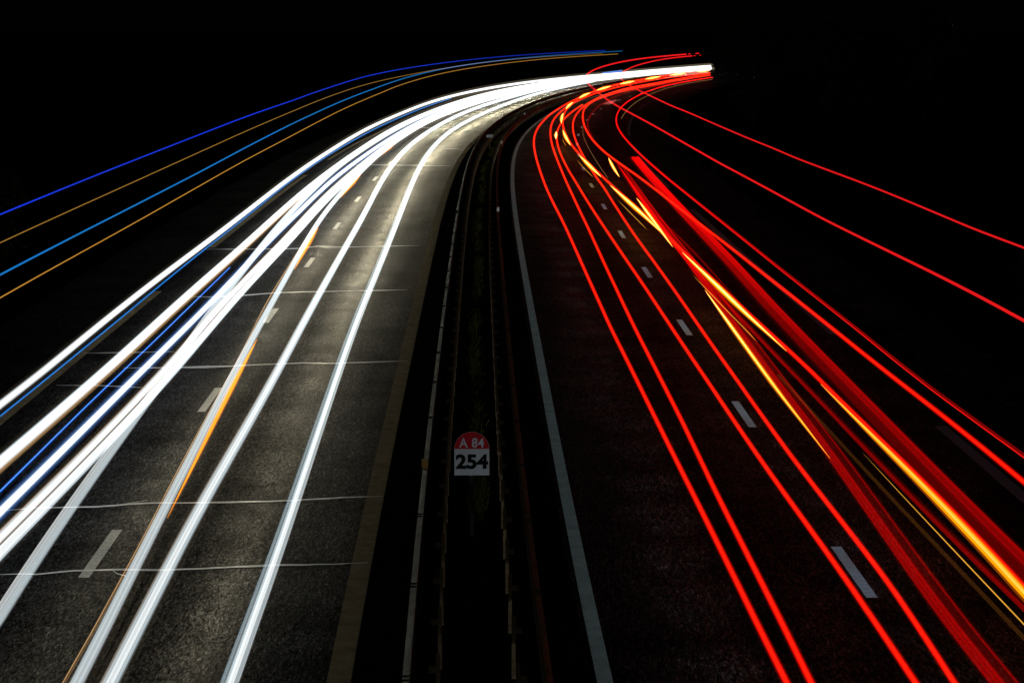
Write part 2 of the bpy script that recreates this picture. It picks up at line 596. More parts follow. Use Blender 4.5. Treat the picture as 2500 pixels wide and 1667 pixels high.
s = 18.0
while s < 400:
    t = min(1, max(0, (s - 40) / 200))
    st = 1.5 + .021 * (s - 18)
    e = E_LEFT * (1 + E_GROW * t) * st
    beam('headlight_beam', s, -3.45, .66, True, e, (1.0, .89, .62 - .06 * t), 23, 10.5 - 5.5 * t)
    beam('headlight_beam', s + st * .5, -5.2, .66, True, e * .8, (1.0, .90, .64 - .06 * t), 24, 10.5 - 5.5 * t)
    s += st
s = -14.0
while s < 300:
    st = 1.9 + .028 * max(0, s)
    beam('headlight_beam', s, 2.9, .66, False, E_RIGHT * st, (.66, .90, 1.0), 30, 4)
    beam('headlight_beam', s + st * .5, 5.4, .66, False, E_RIGHT * .8 * st, (.50, .80, 1.0), 28, 4)
    s += st

# ------------------------------------------------------------------ the light trails, as they hang at lamp height over the lanes
TR={
 'W1':(0.68,[(41.1,-8.281),(44.9,-8.274),(49.0,-8.299),(53.5,-8.326),(58.5,-8.337),(63.9,-8.326),(69.8,-8.298),(76.2,-8.274),(83.3,-8.271),(91.0,-8.293),(99.3,-8.324),(108.5,-8.341),(118.5,-8.351),(129.5,-8.376),(141.4,-8.461),(154.5,-8.61),(168.8,-8.796),(184.3,-9.082),(201.4,-9.556),(220.0,-10.059),(240.3,-10.522),(262.4,-10.845),(286.7,-10.743),(313.1,-9.772),(342.1,-8.145),(373.6,-7.033),(408.1,-6.274)]),
 'B1':(0.66,[(39.9,-8.062),(43.7,-8.052),(47.8,-8.054),(52.3,-8.062),(57.2,-8.078),(62.6,-8.093),(68.5,-8.098),(74.9,-8.086),(82.0,-8.08),(89.7,-8.101),(98.1,-8.142),(107.4,-8.143),(117.5,-8.127),(128.5,-8.098),(140.6,-8.074),(153.8,-8.13),(168.3,-8.241),(184.2,-8.474),(201.5,-8.87),(220.4,-9.385)]),
 'W2':(0.68,[(35.5,-7.178),(38.8,-7.138),(42.4,-7.103),(46.4,-7.081),(50.7,-7.078),(55.5,-7.078),(60.7,-7.064),(66.3,-7.038),(72.5,-7.022),(79.3,-7.025),(86.7,-7.029),(94.8,-7.02),(103.7,-6.975),(113.4,-6.907),(123.9,-6.839),(135.5,-6.806),(148.2,-6.84),(162.0,-6.911),(177.2,-7.008),(193.7,-7.171),(211.8,-7.403),(231.6,-7.732),(253.3,-8.016),(276.9,-7.99),(302.8,-7.423),(331.1,-6.382),(362.0,-5.18),(395.9,-3.884)]),
 'B2':(0.66,[(33.3,-6.747),(36.2,-6.75),(39.3,-6.757),(42.8,-6.757),(46.5,-6.749),(50.6,-6.746),(55.0,-6.752),(59.8,-6.76),(65.0,-6.768)]),
 'W3':(0.66,[(31.9,-6.461),(34.8,-6.438),(38.1,-6.419),(41.7,-6.404),(45.6,-6.389),(49.8,-6.368),(54.5,-6.351),(59.6,-6.355),(65.2,-6.382),(71.3,-6.411),(78.0,-6.419),(85.3,-6.407),(93.3,-6.41),(102.1,-6.395),(111.6,-6.314),(122.1,-6.2),(133.5,-6.108),(146.0,-6.061),(159.7,-6.085),(174.7,-6.169),(191.0,-6.251),(208.9,-6.345),(228.5,-6.539),(249.9,-6.679),(273.4,-6.548),(299.0,-5.967),(327.0,-5.107),(357.6,-4.114),(391.1,-2.994)]),
 'W5':(0.66,[(26.1,-5.348),(28.5,-5.435),(31.1,-5.517),(33.9,-5.594),(37.0,-5.671),(40.4,-5.751),(44.1,-5.838),(48.2,-5.945),(52.6,-6.07),(57.4,-6.189),(62.6,-6.3),(68.3,-6.418),(74.6,-6.538),(81.4,-6.637),(88.8,-6.712),(96.9,-6.769),(105.8,-6.812),(115.5,-6.811),(126.0,-6.751),(137.5,-6.697),(150.1,-6.694),(163.8,-6.748),(178.8,-6.84),(195.1,-6.956),(213.0,-7.216),(232.4,-7.502),(253.7,-7.618),(276.9,-7.661)]),
 'W4':(0.66,[(29.8,-6.057),(32.5,-6.005),(35.5,-5.954),(38.8,-5.912),(42.4,-5.885),(46.3,-5.882),(50.6,-5.905),(55.3,-5.928),(60.4,-5.933),(65.9,-5.917),(72.0,-5.893),(78.7,-5.897),(85.9,-5.91),(93.9,-5.893),(102.5,-5.832),(112.0,-5.752),(122.3,-5.671),(133.6,-5.624),(146.0,-5.595),(159.4,-5.625),(174.1,-5.684),(190.2,-5.722),(207.8,-5.76),(226.9,-5.861),(247.9,-5.873),(270.7,-5.651),(295.7,-5.077),(323.0,-4.24),(352.8,-3.215),(385.4,-1.965)]),
 'W6':(0.66,[(23.3,-4.007),(25.4,-4.051),(27.7,-4.107),(30.3,-4.172),(33.0,-4.243),(36.1,-4.324),(39.4,-4.416),(42.9,-4.514),(46.9,-4.614),(51.1,-4.718),(55.8,-4.83),(60.9,-4.951),(66.5,-5.082),(72.6,-5.218),(79.2,-5.347),(86.4,-5.432),(94.3,-5.465),(102.9,-5.484),(112.3,-5.495),(122.6,-5.498),(133.7,-5.504),(146.0,-5.527),(159.3,-5.529),(173.8,-5.474),(189.7,-5.412),(207.0,-5.396),(225.9,-5.395),(246.6,-5.303),(269.1,-5.014),(293.7,-4.421),(320.5,-3.54),(349.7,-2.464),(381.7,-1.271)]),
 'G6':(0.6,[(25.6,-4.221),(27.9,-4.261),(30.3,-4.31),(33.0,-4.382),(35.9,-4.459),(39.1,-4.538),(42.5,-4.62),(46.3,-4.712),(50.4,-4.834),(54.9,-4.983),(59.7,-5.108),(65.0,-5.204),(70.7,-5.306),(77.0,-5.419),(83.8,-5.52),(91.2,-5.56)]),
 'W7':(0.66,[(23.3,-3.686),(25.4,-3.702),(27.8,-3.72),(30.3,-3.737),(33.1,-3.745),(36.2,-3.743),(39.5,-3.743),(43.2,-3.753),(47.2,-3.776),(51.5,-3.808),(56.3,-3.84),(61.4,-3.867),(67.1,-3.895),(73.3,-3.929),(80.1,-3.971),(87.4,-4.039),(95.5,-4.142),(104.3,-4.24),(113.9,-4.324),(124.4,-4.38),(135.9,-4.387),(148.4,-4.346),(162.1,-4.33),(177.1,-4.348),(193.4,-4.319),(211.2,-4.251),(230.7,-4.32),(251.9,-4.672),(275.2,-5.086),(300.5,-5.41)]),
 'W8':(0.66,[(23.3,-2.467),(25.4,-2.461),(27.7,-2.458),(30.2,-2.463),(33.0,-2.478),(36.0,-2.501),(39.3,-2.529),(42.9,-2.562),(46.8,-2.596),(51.1,-2.626),(55.8,-2.644),(60.9,-2.651),(66.4,-2.66),(72.5,-2.675),(79.1,-2.702),(86.3,-2.742),(94.2,-2.8),(102.8,-2.865),(112.2,-2.93),(122.5,-2.987),(133.7,-3.009),(145.9,-2.992),(159.2,-2.93),(173.7,-2.813),(189.6,-2.71),(206.9,-2.721),(225.8,-2.876),(246.5,-3.151),(269.0,-3.525),(293.6,-4.033)]),
 'W9':(0.66,[(321.0,-4.018),(342.8,-3.46),(366.2,-3.119),(391.1,-2.929)]),
 'B3':(0.75,[(341.3,-10.52),(351.0,-10.915),(361.0,-11.315)]),
 'BL1':(4,[(41.3,-8.257),(45.1,-8.294),(49.2,-8.329),(53.7,-8.358),(58.6,-8.378),(63.9,-8.396),(69.8,-8.417),(76.1,-8.44),(83.1,-8.466),(90.7,-8.463),(99.0,-8.425),(108.0,-8.406),(117.9,-8.488),(128.6,-8.57),(140.4,-8.728),(153.2,-8.966),(167.2,-9.21),(182.4,-9.389),(199.1,-9.545),(217.3,-9.754),(237.1,-10.069),(258.7,-10.441),(282.4,-10.615),(308.2,-10.173),(336.3,-9.257)]),
 'OR1':(3.55,[(40.8,-8.165),(44.5,-8.182),(48.6,-8.193),(53.1,-8.199),(58.0,-8.207),(63.4,-8.22),(69.2,-8.236),(75.6,-8.259),(82.5,-8.287),(90.1,-8.305),(98.4,-8.314),(107.5,-8.337),(117.4,-8.402),(128.2,-8.47),(140.0,-8.57),(152.9,-8.693),(166.9,-8.797),(182.3,-8.853),(199.1,-9.008),(217.4,-9.337),(237.5,-9.919),(259.3,-10.545),(283.2,-11.018),(309.3,-10.875),(337.7,-9.807)]),
 'BL2':(4,[(31.2,-6.234),(34.0,-6.23),(37.1,-6.222),(40.5,-6.21),(44.2,-6.2),(48.2,-6.196),(52.6,-6.194),(57.4,-6.206),(62.7,-6.228),(68.4,-6.241),(74.6,-6.245),(81.4,-6.242),(88.9,-6.209),(97.0,-6.174),(105.8,-6.124),(115.5,-6.048),(126.0,-5.968),(137.5,-5.965),(150.1,-6.01),(163.8,-6.08),(178.7,-6.19),(195.0,-6.287),(212.8,-6.351),(232.2,-6.443),(253.4,-6.54),(276.6,-6.44),(301.8,-6.086),(329.3,-5.648)]),
 'OR2':(3.55,[(32.4,-6.495),(35.5,-6.484),(38.8,-6.467),(42.4,-6.448),(46.4,-6.438),(50.7,-6.44),(55.5,-6.441),(60.7,-6.445),(66.4,-6.436),(72.6,-6.398),(79.4,-6.358),(86.9,-6.33),(95.0,-6.306),(103.9,-6.279),(113.7,-6.227),(124.3,-6.169),(136.0,-6.156),(148.7,-6.288),(162.6,-6.432),(177.9,-6.629),(194.6,-6.851),(212.8,-7.053),(232.7,-7.249),(254.6,-7.573),(278.4,-7.867),(304.5,-7.61),(333.1,-6.878)]),
 'R1':(0.85,[(22.5,3.092),(24.6,3.092),(26.9,3.094),(29.4,3.092),(32.1,3.084),(35.1,3.07),(38.4,3.054),(41.9,3.035),(45.9,3.01),(50.1,2.979),(54.8,2.969),(59.9,2.959),(65.5,2.949),(71.6,2.937),(78.3,2.905),(85.6,2.835),(93.6,2.769),(102.4,2.732),(111.9,2.692),(122.4,2.643),(133.8,2.593),(146.3,2.598),(159.9,2.672),(174.8,2.756),(191.2,2.854),(209.0,2.884),(228.5,2.699),(249.8,2.3),(273.1,1.891),(298.6,1.854),(326.5,1.849),(357.0,2.735)]),
 'R2':(0.85,[(22.5,3.333),(24.5,3.36),(26.8,3.381),(29.2,3.397),(31.9,3.413),(34.8,3.44),(38.0,3.467),(41.4,3.478),(45.2,3.486),(49.4,3.492),(53.9,3.512),(58.8,3.54),(64.2,3.57),(70.1,3.607),(76.5,3.641),(83.5,3.658),(91.1,3.678),(99.5,3.687),(108.6,3.694),(118.5,3.67),(129.3,3.613),(141.2,3.532),(154.1,3.426),(168.2,3.332),(183.6,3.322),(200.4,3.324),(218.7,3.36),(238.7,3.321),(260.5,3.353),(284.4,3.434),(310.4,3.849),(338.8,5.375)]),
 'R3':(0.85,[(22.4,4.362),(24.5,4.379),(26.7,4.387),(29.1,4.379),(31.8,4.358),(34.7,4.339),(37.8,4.328),(41.3,4.321),(45.0,4.308),(49.1,4.294),(53.6,4.282),(58.4,4.269),(63.7,4.241),(69.5,4.209),(75.9,4.175),(82.8,4.139),(90.3,4.107),(98.5,4.073),(107.4,4.013),(117.2,3.962),(127.9,3.922),(139.5,3.899),(152.2,3.945),(166.0,4.045),(181.1,4.196),(197.6,4.346)]),
 'R4':(0.85,[(22.4,4.742),(24.5,4.807),(26.8,4.854),(29.4,4.858),(32.1,4.846),(35.1,4.839),(38.4,4.849),(42.1,4.867),(46.0,4.882),(50.3,4.905),(55.1,4.934),(60.2,4.955),(65.9,4.966),(72.1,4.97),(78.9,5.001),(86.3,5.043),(94.4,5.087),(103.3,5.068),(113.0,5.064),(123.6,5.045),(135.2,4.985),(147.9,4.899),(161.8,4.787),(177.0,4.691),(193.6,4.633),(211.8,4.622),(231.8,4.662),(253.5,4.813),(277.4,5.68),(303.4,6.033),(332.0,6.286)]),
 'R5':(0.85,[(32.7,7.87),(35.7,7.873),(39.0,7.849),(42.6,7.799),(46.5,7.756),(50.8,7.721),(55.5,7.674),(60.6,7.614),(66.2,7.55),(72.3,7.461),(79.0,7.347),(86.2,7.227),(94.2,7.085),(102.9,6.88),(112.3,6.571),(122.7,6.248),(134.0,5.993),(146.3,5.769),(159.8,5.514),(174.5,5.198),(190.6,4.876),(208.2,4.768),(227.4,5.064),(248.3,5.556),(271.2,6.444),(296.2,6.907),(323.4,7.334)]),
 'R6':(0.9,[(34.5,8.276),(37.6,8.223),(41.1,8.17),(44.9,8.157),(49.0,8.166),(53.4,8.16),(58.3,8.145),(63.7,8.133),(69.5,8.131),(75.8,8.12),(82.8,8.1),(90.4,8.073),(98.6,8.027),(107.7,7.992),(117.5,7.951),(128.3,7.893),(140.0,7.816),(152.8,7.741),(166.8,7.711),(182.0,7.74),(198.7,7.828),(216.9,7.967),(236.7,8.038),(258.4,8.161),(282.0,8.688),(307.8,9.555)]),
 'R5b':(0.8,[(140.2,6.036),(152.3,5.851),(165.4,5.759),(179.7,5.754),(195.2,5.764),(212.0,5.808),(230.3,5.906),(250.1,6.247),(271.7,7.234),(295.1,8.167)]),
 'H2':(4,[(26.0,6.192),(28.4,6.208),(31.0,6.193),(33.8,6.148),(36.9,6.094),(40.3,6.045),(44.0,6.03),(48.1,6.016),(52.5,5.994),(57.3,5.967),(62.6,5.969),(68.3,5.969),(74.6,5.966),(81.4,5.949),(88.9,5.897),(97.1,5.824),(106.0,5.793),(115.8,5.805),(126.4,5.799),(138.0,5.728),(150.7,5.659),(164.5,5.682),(179.6,5.766),(196.1,5.957),(214.1,6.142),(233.8,6.296),(255.2,6.572),(278.7,7.243),(304.3,8.141)]),
 'H1':(4,[(34.8,8.253),(38.0,8.208),(41.5,8.229),(45.3,8.251),(49.4,8.239),(53.9,8.175),(58.8,8.115),(64.2,8.133),(70.1,8.111),(76.5,8.122),(83.5,8.143),(91.1,8.153),(99.4,8.097),(108.5,8.112),(118.4,8.1),(129.3,8.04),(141.1,7.967),(154.0,7.949),(168.0,8.06),(183.4,8.286),(200.2,8.572),(218.5,8.831),(238.4,9.025),(260.2,9.402),(284.0,10.377)]),
 'D1':(0.95,[(26.9,6.497),(29.3,6.517),(31.9,6.542),(34.8,6.573),(37.9,6.608),(41.2,6.643),(44.9,6.678),(48.9,6.723),(53.3,6.778),(58.0,6.856),(63.2,6.942),(68.9,7.012),(75.0,7.078),(81.7,7.144),(89.0,7.222),(96.9,7.304),(105.5,7.387),(114.9,7.467)]),
 'Y1':(0.85,[(26.1,6.319),(28.5,6.361),(31.1,6.382),(34.0,6.383),(37.1,6.366),(40.4,6.347),(44.1,6.323),(48.2,6.258),(52.6,6.18),(57.3,6.119),(62.6,6.046),(68.3,5.961),(74.5,5.868),(81.3,5.764),(88.7,5.601),(96.8,5.406),(105.7,5.201),(115.3,4.967),(125.8,4.703),(137.3,4.48),(149.8,4.243),(163.5,3.947),(178.4,3.644),(194.7,3.351),(212.4,3.053),(231.8,2.66),(252.9,2.337),(276.0,2.187),(301.2,2.134),(328.7,2.183),(358.7,2.599)]),
 'Yt':(0.8,[(24.9,6.025),(27.1,6.021),(29.6,6.016),(32.2,6.01),(35.1,6.004),(38.2,5.986),(41.6,5.955),(45.4,5.924),(49.4,5.895),(53.8,5.844),(58.7,5.792),(63.9,5.727),(69.6,5.631),(75.8,5.531),(82.6,5.42),(90.0,5.286),(98.0,5.073),(106.8,4.857),(116.4,4.64),(126.8,4.427),(138.1,4.213)]),
 'DL':(0.85,[(22.4,5.233),(24.5,5.253),(26.8,5.301),(29.3,5.369),(32.0,5.441),(35.0,5.513),(38.3,5.572),(41.8,5.618),(45.8,5.675),(50.0,5.743),(54.7,5.823),(59.8,5.916),(65.4,6.001),(71.5,6.051),(78.1,6.127),(85.4,6.225),(93.4,6.339),(102.1,6.448),(111.6,6.517),(122.0,6.546)]),
 'YL':(0.85,[(34.5,5.405),(37.6,5.435),(41.1,5.467),(44.8,5.52),(48.9,5.585),(53.3,5.652),(58.1,5.722),(63.4,5.785),(69.2,5.855),(75.5,5.931),(82.3,6.005),(89.8,6.07),(98.0,6.075),(106.9,6.141),(116.6,6.269)]),
 'RM':(0.85,[(25.4,6.14),(27.8,6.102),(30.3,6.074),(33.1,6.059),(36.2,6.046),(39.6,6.03),(43.2,6.004),(47.2,5.974),(51.6,5.951),(56.4,5.937),(61.6,5.922),(67.3,5.91)]),
 'BR':(0.7,[(24.7,5.98),(26.8,5.966),(29.2,5.946),(31.7,5.923),(34.5,5.902),(37.4,5.882),(40.7,5.862),(44.2,5.839)]),
 'RD':(0.85,[(53.7,6.279),(58.6,6.287),(64.0,6.313),(69.9,6.305),(76.3,6.26),(83.2,6.212)]),
 'F1':(0.7,[(171.7,8.054),(186.4,8.245),(202.3,8.373),(219.6,8.499),(238.4,8.523),(258.8,8.508),(280.9,8.864),(304.9,9.755)]),
 'F2':(0.6,[(104.9,5.725),(114.0,5.707),(123.9,5.688),(134.7,5.619),(146.3,5.544),(159.0,5.473)]),
}



def interp(tab):
    S = np.array([a for a, b in tab]); O = np.array([b for a, b in tab])
    L = np.log(S)
    d = np.gradient(O, L) if len(S) > 2 else np.array([(O[-1] - O[0]) / (L[-1] - L[0])] * len(S))

    def fn(s):
        l = math.log(max(s, 2.0))
        if l <= L[0]:
            return float(O[0] + d[0] * max(l - L[0], -.35) * .5)
        if l >= L[-1]:
            return float(O[-1])
        i = int(np.searchsorted(L, l)) - 1
        h = L[i + 1] - L[i]; t = (l - L[i]) / h
        return float((2 * t**3 - 3 * t**2 + 1) * O[i] + (t**3 - 2 * t**2 + t) * h * d[i] + (-2 * t**3 + 3 * t**2) * O[i + 1] + (t**3 - t**2) * h * d[i + 1])
    return fn, S[0], S[-1]


def tube(name, fn, z, s0, s1, dx, dz, rx, rz, grow, taper=(0, 0), sides=8, round_end=True):
    n = max(6, int(math.log((s1 + 5) / (s0 + 5)) / .022))
    ss = [math.exp(math.log(s0 + 5) + (math.log(s1 + 5) - math.log(s0 + 5)) * i / n) - 5 for i in range(n + 1)]
    if round_end:
        ss = [ss[0], ss[0] + .02 * (ss[1] - ss[0])] + ss[1:-1] + [ss[-1] - .05, ss[-1]]
    v, f, uv = [], [], []
    m = len(ss)
    for i, s in enumerate(ss):
        k = 1 + grow * max(0., s - 40)
        t = 1.0
        if taper[0]: t = min(t, max(0.0, (s - s0) / (taper[0] * (s1 - s0))) ** .75)
        if taper[1]: t = min(t, max(0.0, (s1 - s) / (taper[1] * (s1 - s0))) ** .75)
        if i in (0, m - 1): t = min(t, .35)
        t = max(t, .05)
        o = fn(s) + dx * (1 + .3 * grow * max(0., s - 40))
        c = P(s, o, z + dz)
        a = heading(s)
        lat = Vector((math.cos(a), -math.sin(a), 0))
        for j in range(sides):
            th = 2 * math.pi * j / sides
            v.append(c + lat * (math.cos(th) * rx * k * t) + Vector((0, 0, math.sin(th) * rz * k * t)))
        if i:
            b = i * sides
            for j in range(sides):
                j2 = (j + 1) % sides
                f.append((b - sides + j, b - sides + j2, b + j2, b + j))
                uv.append((ss[i - 1], ss[i - 1], s, s))
    f.append(list(range(sides))[::-1]); uv.append((ss[0],) * sides)
    f.append([(m - 1) * sides + j for j in range(sides)]); uv.append((ss[-1],) * sides)
    me = pydata(name, v, f)
    lay = me.uv_layers.new(name='along')
    k = 0
    for q, us in zip(f, uv):
        for u in us:
            lay.data[k].uv = (0, u / 400); k += 1
    for p_ in me.polygons:
        p_.use_smooth = True
    return me


G = {}
# white headlights: body, core, inner halo, outer halo (radiance near the bridge -> far down the road)
G['w_body'] = glow('headlight_body', (.78, .90, .96), .34, .95, 26, 100, True)
G['w_core'] = glow('headlight_core', (1.0, .99, .96), .36, 1.0, 26, 100)
G['w_body2'] = glow('lorry_headlight_body', (.93, .97, 1.0), .46, .95, 24, 85, True)
G['w_core2'] = glow('lorry_headlight_core', (1.0, .98, .94), .46, 1.0, 24, 85)
G['w_grey'] = glow('headlight_pale_body', (.82, .90, .93), .27, .7, 28, 90)
G['w_halo'] = glow('headlight_halo', (.80, .88, .90), .10, .20, 26, 120)
G['w_outer'] = glow('headlight_outer_halo', (1.0, .80, .52), .010, .05, 40, 200)
G['w_line'] = glow('headlight_streak', (.95, .98, 1.0), .13, .35, 26, 120)
G['c_line'] = glow('headlight_cool_streak', (.42, .66, .80), .13, .25, 26, 120)
G['warm'] = glow('headlight_warm_streak', (1.0, .62, .30), .16, .3, 30, 120)
G['gold'] = glow('gold_hairline', (1.0, .58, .25), .45, .9, 30, 80)
G['brown'] = glow('brown_hairline', (1.0, .55, .18), .13, .22, 30, 120)
G['halo_b'] = glow('blue_halo', (.05, .28, .80), .22, .35, 30, 120)
G['halo_b2'] = glow('blue_outer_halo', (.01, .10, .42), .10, .12, 30, 120)
G['blue'] = glow('lamp_blue', (.03, .16, .95), 1.0, 1.0)
G['blue_line'] = glow('lamp_blue_core', (.20, .50, 1.0), .7, .7)
G['blue_far'] = glow('marker_blue_deep', (.014, .05, .80), .80, .40, 110, 330)
G['cyan'] = glow('marker_cyan', (.012, .17, .48), .95, .55, 110, 330)
G['cyan2'] = glow('lamp_cyan', (.02, .26, .80), .75, 1.0, 40, 120)
G['amber_t'] = glow('marker_amber', (.50, .23, .035), .95, .70, 110, 330)
G['amber_t2'] = glow('marker_amber_dim', (.38, .19, .035), .9, .35, 110, 330)
G['red'] = glow('taillight_red', (1.0, .002, .001), .62, .66, 30, 60, True)
G['red_core'] = glow('taillight_core', (1.0, .030, .006), .40, 1.1, 40, 120)
G['red_thin'] = glow('taillight_thin', (.85, .008, .006), .9, 1.0)
G['red_mid'] = glow('taillight_mid', (1.0, .002, .002), .17, .80, 30, 120)
G['red_dark'] = glow('taillight_dark', (1.0, .002, .002), .035, .42, 34, 120)
G['red_deep'] = glow('taillight_deep', (1.0, .001, .003), .10, .22, 40, 120)
G['red_high'] = glow('marker_red', (.80, .010, .012), .95, 1.2, 60, 200)
G['halo_r'] = glow('taillight_halo', (1.0, .006, .0), .09, .20, 30, 120)
G['halo_r2'] = glow('taillight_outer_halo', (1.0, .004, .0), .012, .035, 30, 120)
G['amber'] = glow('indicator_amber', (1.0, .36, .0), .95, 1.5, 38, 60)
G['amber_core'] = glow('indicator_core', (1.0, .70, .20), .42, 2.6, 36, 58)
G['halo_a'] = glow('indicator_halo', (1.0, .20, .0), .22, .42, 35, 100)
G['halo_a2'] = glow('indicator_outer_halo', (1.0, .16, .0), .02, .06, 35, 100)
G['orange'] = glow('indicator_orange', (1.0, .30, .0), .9, .9)
G['orange_core'] = glow('indicator_orange_core', (1.0, .45, .0), .3, .5, 34, 50)
G['amber_thin'] = glow('repeater_amber', (.80, .38, .04), .9, .8)
G['brown_band'] = glow('brown_band', (1.0, .36, .05), .030, .03)


def trail(key, name, label, cat, group, strands, s0=None, s1=None, grow=.0052, fade=(0, 0)):
    """strands: (part name, glow, dx, dz, rx, rz[, grow]); the first is the trail itself, the rest its parts"""
    z, tab = TR[key]
    fn, a, b = interp(tab)
    lo = s0 if s0 is not None else (a if a > 60 else min(a, 15.0) if a < 46 else a)
    hi = s1 if s1 is not None else b
    root = None
    for st in strands:
        nm, gm, dx, dz, rx, rz = st[:6]
        gr = st[6] if len(st) > 6 else grow
        me = tube(nm, fn, z, lo, hi, dx, dz, rx, rz, gr, fade)
        if root is None:
            root = link(name, me, G[gm])
            tag(root, label, cat, group)
        else:
            link(nm, me, G[gm], root)
    return root


HL, TL, ML, IL = 'headlight trails', 'taillight trails', 'marker light trails', 'indicator trails'
GL = 'white headlight trails on the left carriageway'
GR = 'red taillight trails on the right carriageway'
GM = 'thin lorry marker light trails'



def white(r, big=False, dx=0.0, dz=0.0, extra=(), core=.5):
    b, c = ('w_body2', 'w_core2') if big else ('w_body', 'w_core')
    return [('body', b, dx, dz, r * .84, r * .80), ('core', c, dx, dz, r * core, r * core * .95), ('halo', 'w_halo', dx, dz, r * 1.06, r * 1.0),
            ('outer_halo', 'w_outer', dx, dz, r * 1.7, r * 1.5, .010)] + list(extra)


T_ = 'headlight_trail'
trail('W1', T_, 'outermost white headlight trail, nearest the dark left verge', 'light trail', GL,
      white(.075, True, extra=[('streak', 'w_line', .01, .015, .02, .02)]), s1=408.5)
trail('B1', T_, 'hair-thin cyan trail hugging the outermost white headlight trail', 'light trail', GL,
      [('core', 'cyan2', 0, 0, .011, .011), ('halo', 'halo_b2', 0, 0, .03, .03)], grow=.010)
trail('W2', T_, 'broad white headlight trail with a brown lower edge, second from the left verge', 'light trail', GL,
      white(.096, True, extra=[('streak', 'w_line', -.05, .02, .04, .04), ('streak', 'w_line', .04, 0, .015, .015), ('streak', 'c_line', -.085, .02, .02, .02),
                               ('hairline', 'brown', .150, -.02, .009, .009), ('edge', 'warm', .118, -.012, .012, .012), ('glow', 'brown', .13, -.015, .035, .03)], core=.62), s1=396)
trail('B2', T_, 'thin bright blue line between the broad white and blue-edged trails', 'light trail', GL,
      [('core', 'blue', 0, 0, .011, .011), ('streak', 'blue_line', -.004, .003, .005, .005), ('halo', 'halo_b2', 0, 0, .04, .035)], grow=.003)
trail('W3', T_, 'white headlight trail with glowing blue edges', 'light trail', GL,
      white(.066, True, extra=[('blue_halo', 'halo_b', 0, 0, .088, .084), ('outer_blue_halo', 'halo_b2', 0, 0, .12, .11)], core=.7), s1=391.5)
trail('W4', T_, 'wide double white headlight trail split by a thin brown line', 'light trail', GL,
      [('body', 'w_body2', .095, -.01, .075, .060), ('core', 'w_core', .085, -.005, .055, .045), ('strand', 'w_body2', -.085, .012, .058, .054), ('strand', 'w_core2', -.075, .015, .034, .034),
       ('streak', 'w_line', -.02, .02, .012, .012), ('streak', 'c_line', .155, -.022, .03, .03), ('streak', 'w_line', .06, .02, .008, .008), ('edge', 'warm', .0, .02, .014, .012),
       ('hairline', 'brown', -.165, .025, .012, .012), ('halo', 'w_halo', .0, 0, .19, .085), ('outer_halo', 'w_outer', 0, 0, .25, .13, .008)], s1=385.5)
trail('W5', T_, 'pale grey headlight trail crossing from the slow lane, lower left', 'light trail', GL,
      [('body', 'w_grey', .0, 0, .080, .072), ('strand', 'w_halo', -.012, .004, .068, .06), ('streak', 'c_line', .05, -.014, .028, .026), ('streak', 'w_line', -.02, .012, .008, .008), ('streak', 'w_line', .01, .0, .006, .006),
       ('edge', 'warm', -.070, .014, .006, .006), ('halo', 'w_halo', .01, 0, .088, .08)])
trail('W6', T_, 'white headlight trail edged with orange flashes along its right side', 'light trail', GL,
      [('body', 'w_body', -.014, 0, .066, .062), ('core', 'w_halo', -.018, .008, .05, .05), ('streak', 'w_line', -.035, .015, .010, .010), ('streak', 'w_line', .015, .01, .012, .012), 
       ('halo', 'w_halo', -.012, 0, .078, .074), ('outer_halo', 'w_outer', 0, 0, .15, .12, .010)], s1=382)
trail('G6', T_, 'golden hairline running left of the orange-edged white trail', 'light trail', GL,
      [('core', 'gold', 0, 0, .0065, .0065), ('streak', 'brown', .022, -.004, .006, .006)], grow=.004)
trail('W7', T_, 'left one of the paired white trails in the fast lane', 'light trail', GL,
      white(.092, extra=[('streak', 'w_line', -.05, .02, .010, .010), ('streak', 'w_line', -.022, .022, .012, .012), ('streak', 'w_line', .028, .008, .014, .014), ('streak', 'c_line', .062, -.016, .018, .018),
                         ('streak', 'w_line', .05, -.01, .005, .005), ('edge', 'warm', -.082, .018, .006, .006)], core=.42))
trail('W8', T_, 'right one of the paired white trails in the fast lane, next to the guard rail', 'light trail', GL,
      [('body', 'w_body', .018, -.004, .066, .062), ('core', 'w_core2', .012, .004, .030, .032), ('strand', 'c_line', -.045, .010, .050, .045), ('streak', 'w_line', -.015, .01, .022, .022), ('streak', 'w_line', .078, -.018, .006, .006),
       ('streak', 'w_line', -.07, .014, .006, .006), ('streak', 'c_line', -.088, .02, .008, .008), ('halo', 'w_halo', .0, 0, .096, .085)])
trail('W9', T_, 'short far white trail starting just beyond the paired trails', 'light trail', GL, white(.062, True), s1=391.5)
trail('B3', T_, 'short blue dash on top of the far white glow', 'light trail', GL, [('core', 'cyan2', 0, 0, .05, .05), ('strand', 'blue', 0, -.09, .05, .05)], grow=.0)

# orange indicator flashes along one of the white trails
z6, t6 = TR['W6']; f6 = interp(t6)[0]
root = empty('indicator_trail', P(40, f6(40), z6))
tag(root, 'broken orange indicator trail along the right edge of a white trail', 'light trail', 'blinking indicator trails')
for (a, b) in [(122.4, 135.6), (92.1, 106.6), (64.6, 78.4), (31.5, 50.0)]:
    for nm, gm, dx, rr in (('flash', 'orange', .076, .044), ('core', 'orange_core', .078, .028), ('halo', 'halo_a', .088, .056)):
        me = tube(nm, f6, z6, a, b, dx, -.02, rr, rr, .008, (.6, .35))
        o = link(nm, me, G[gm], root); o.location = -root.location

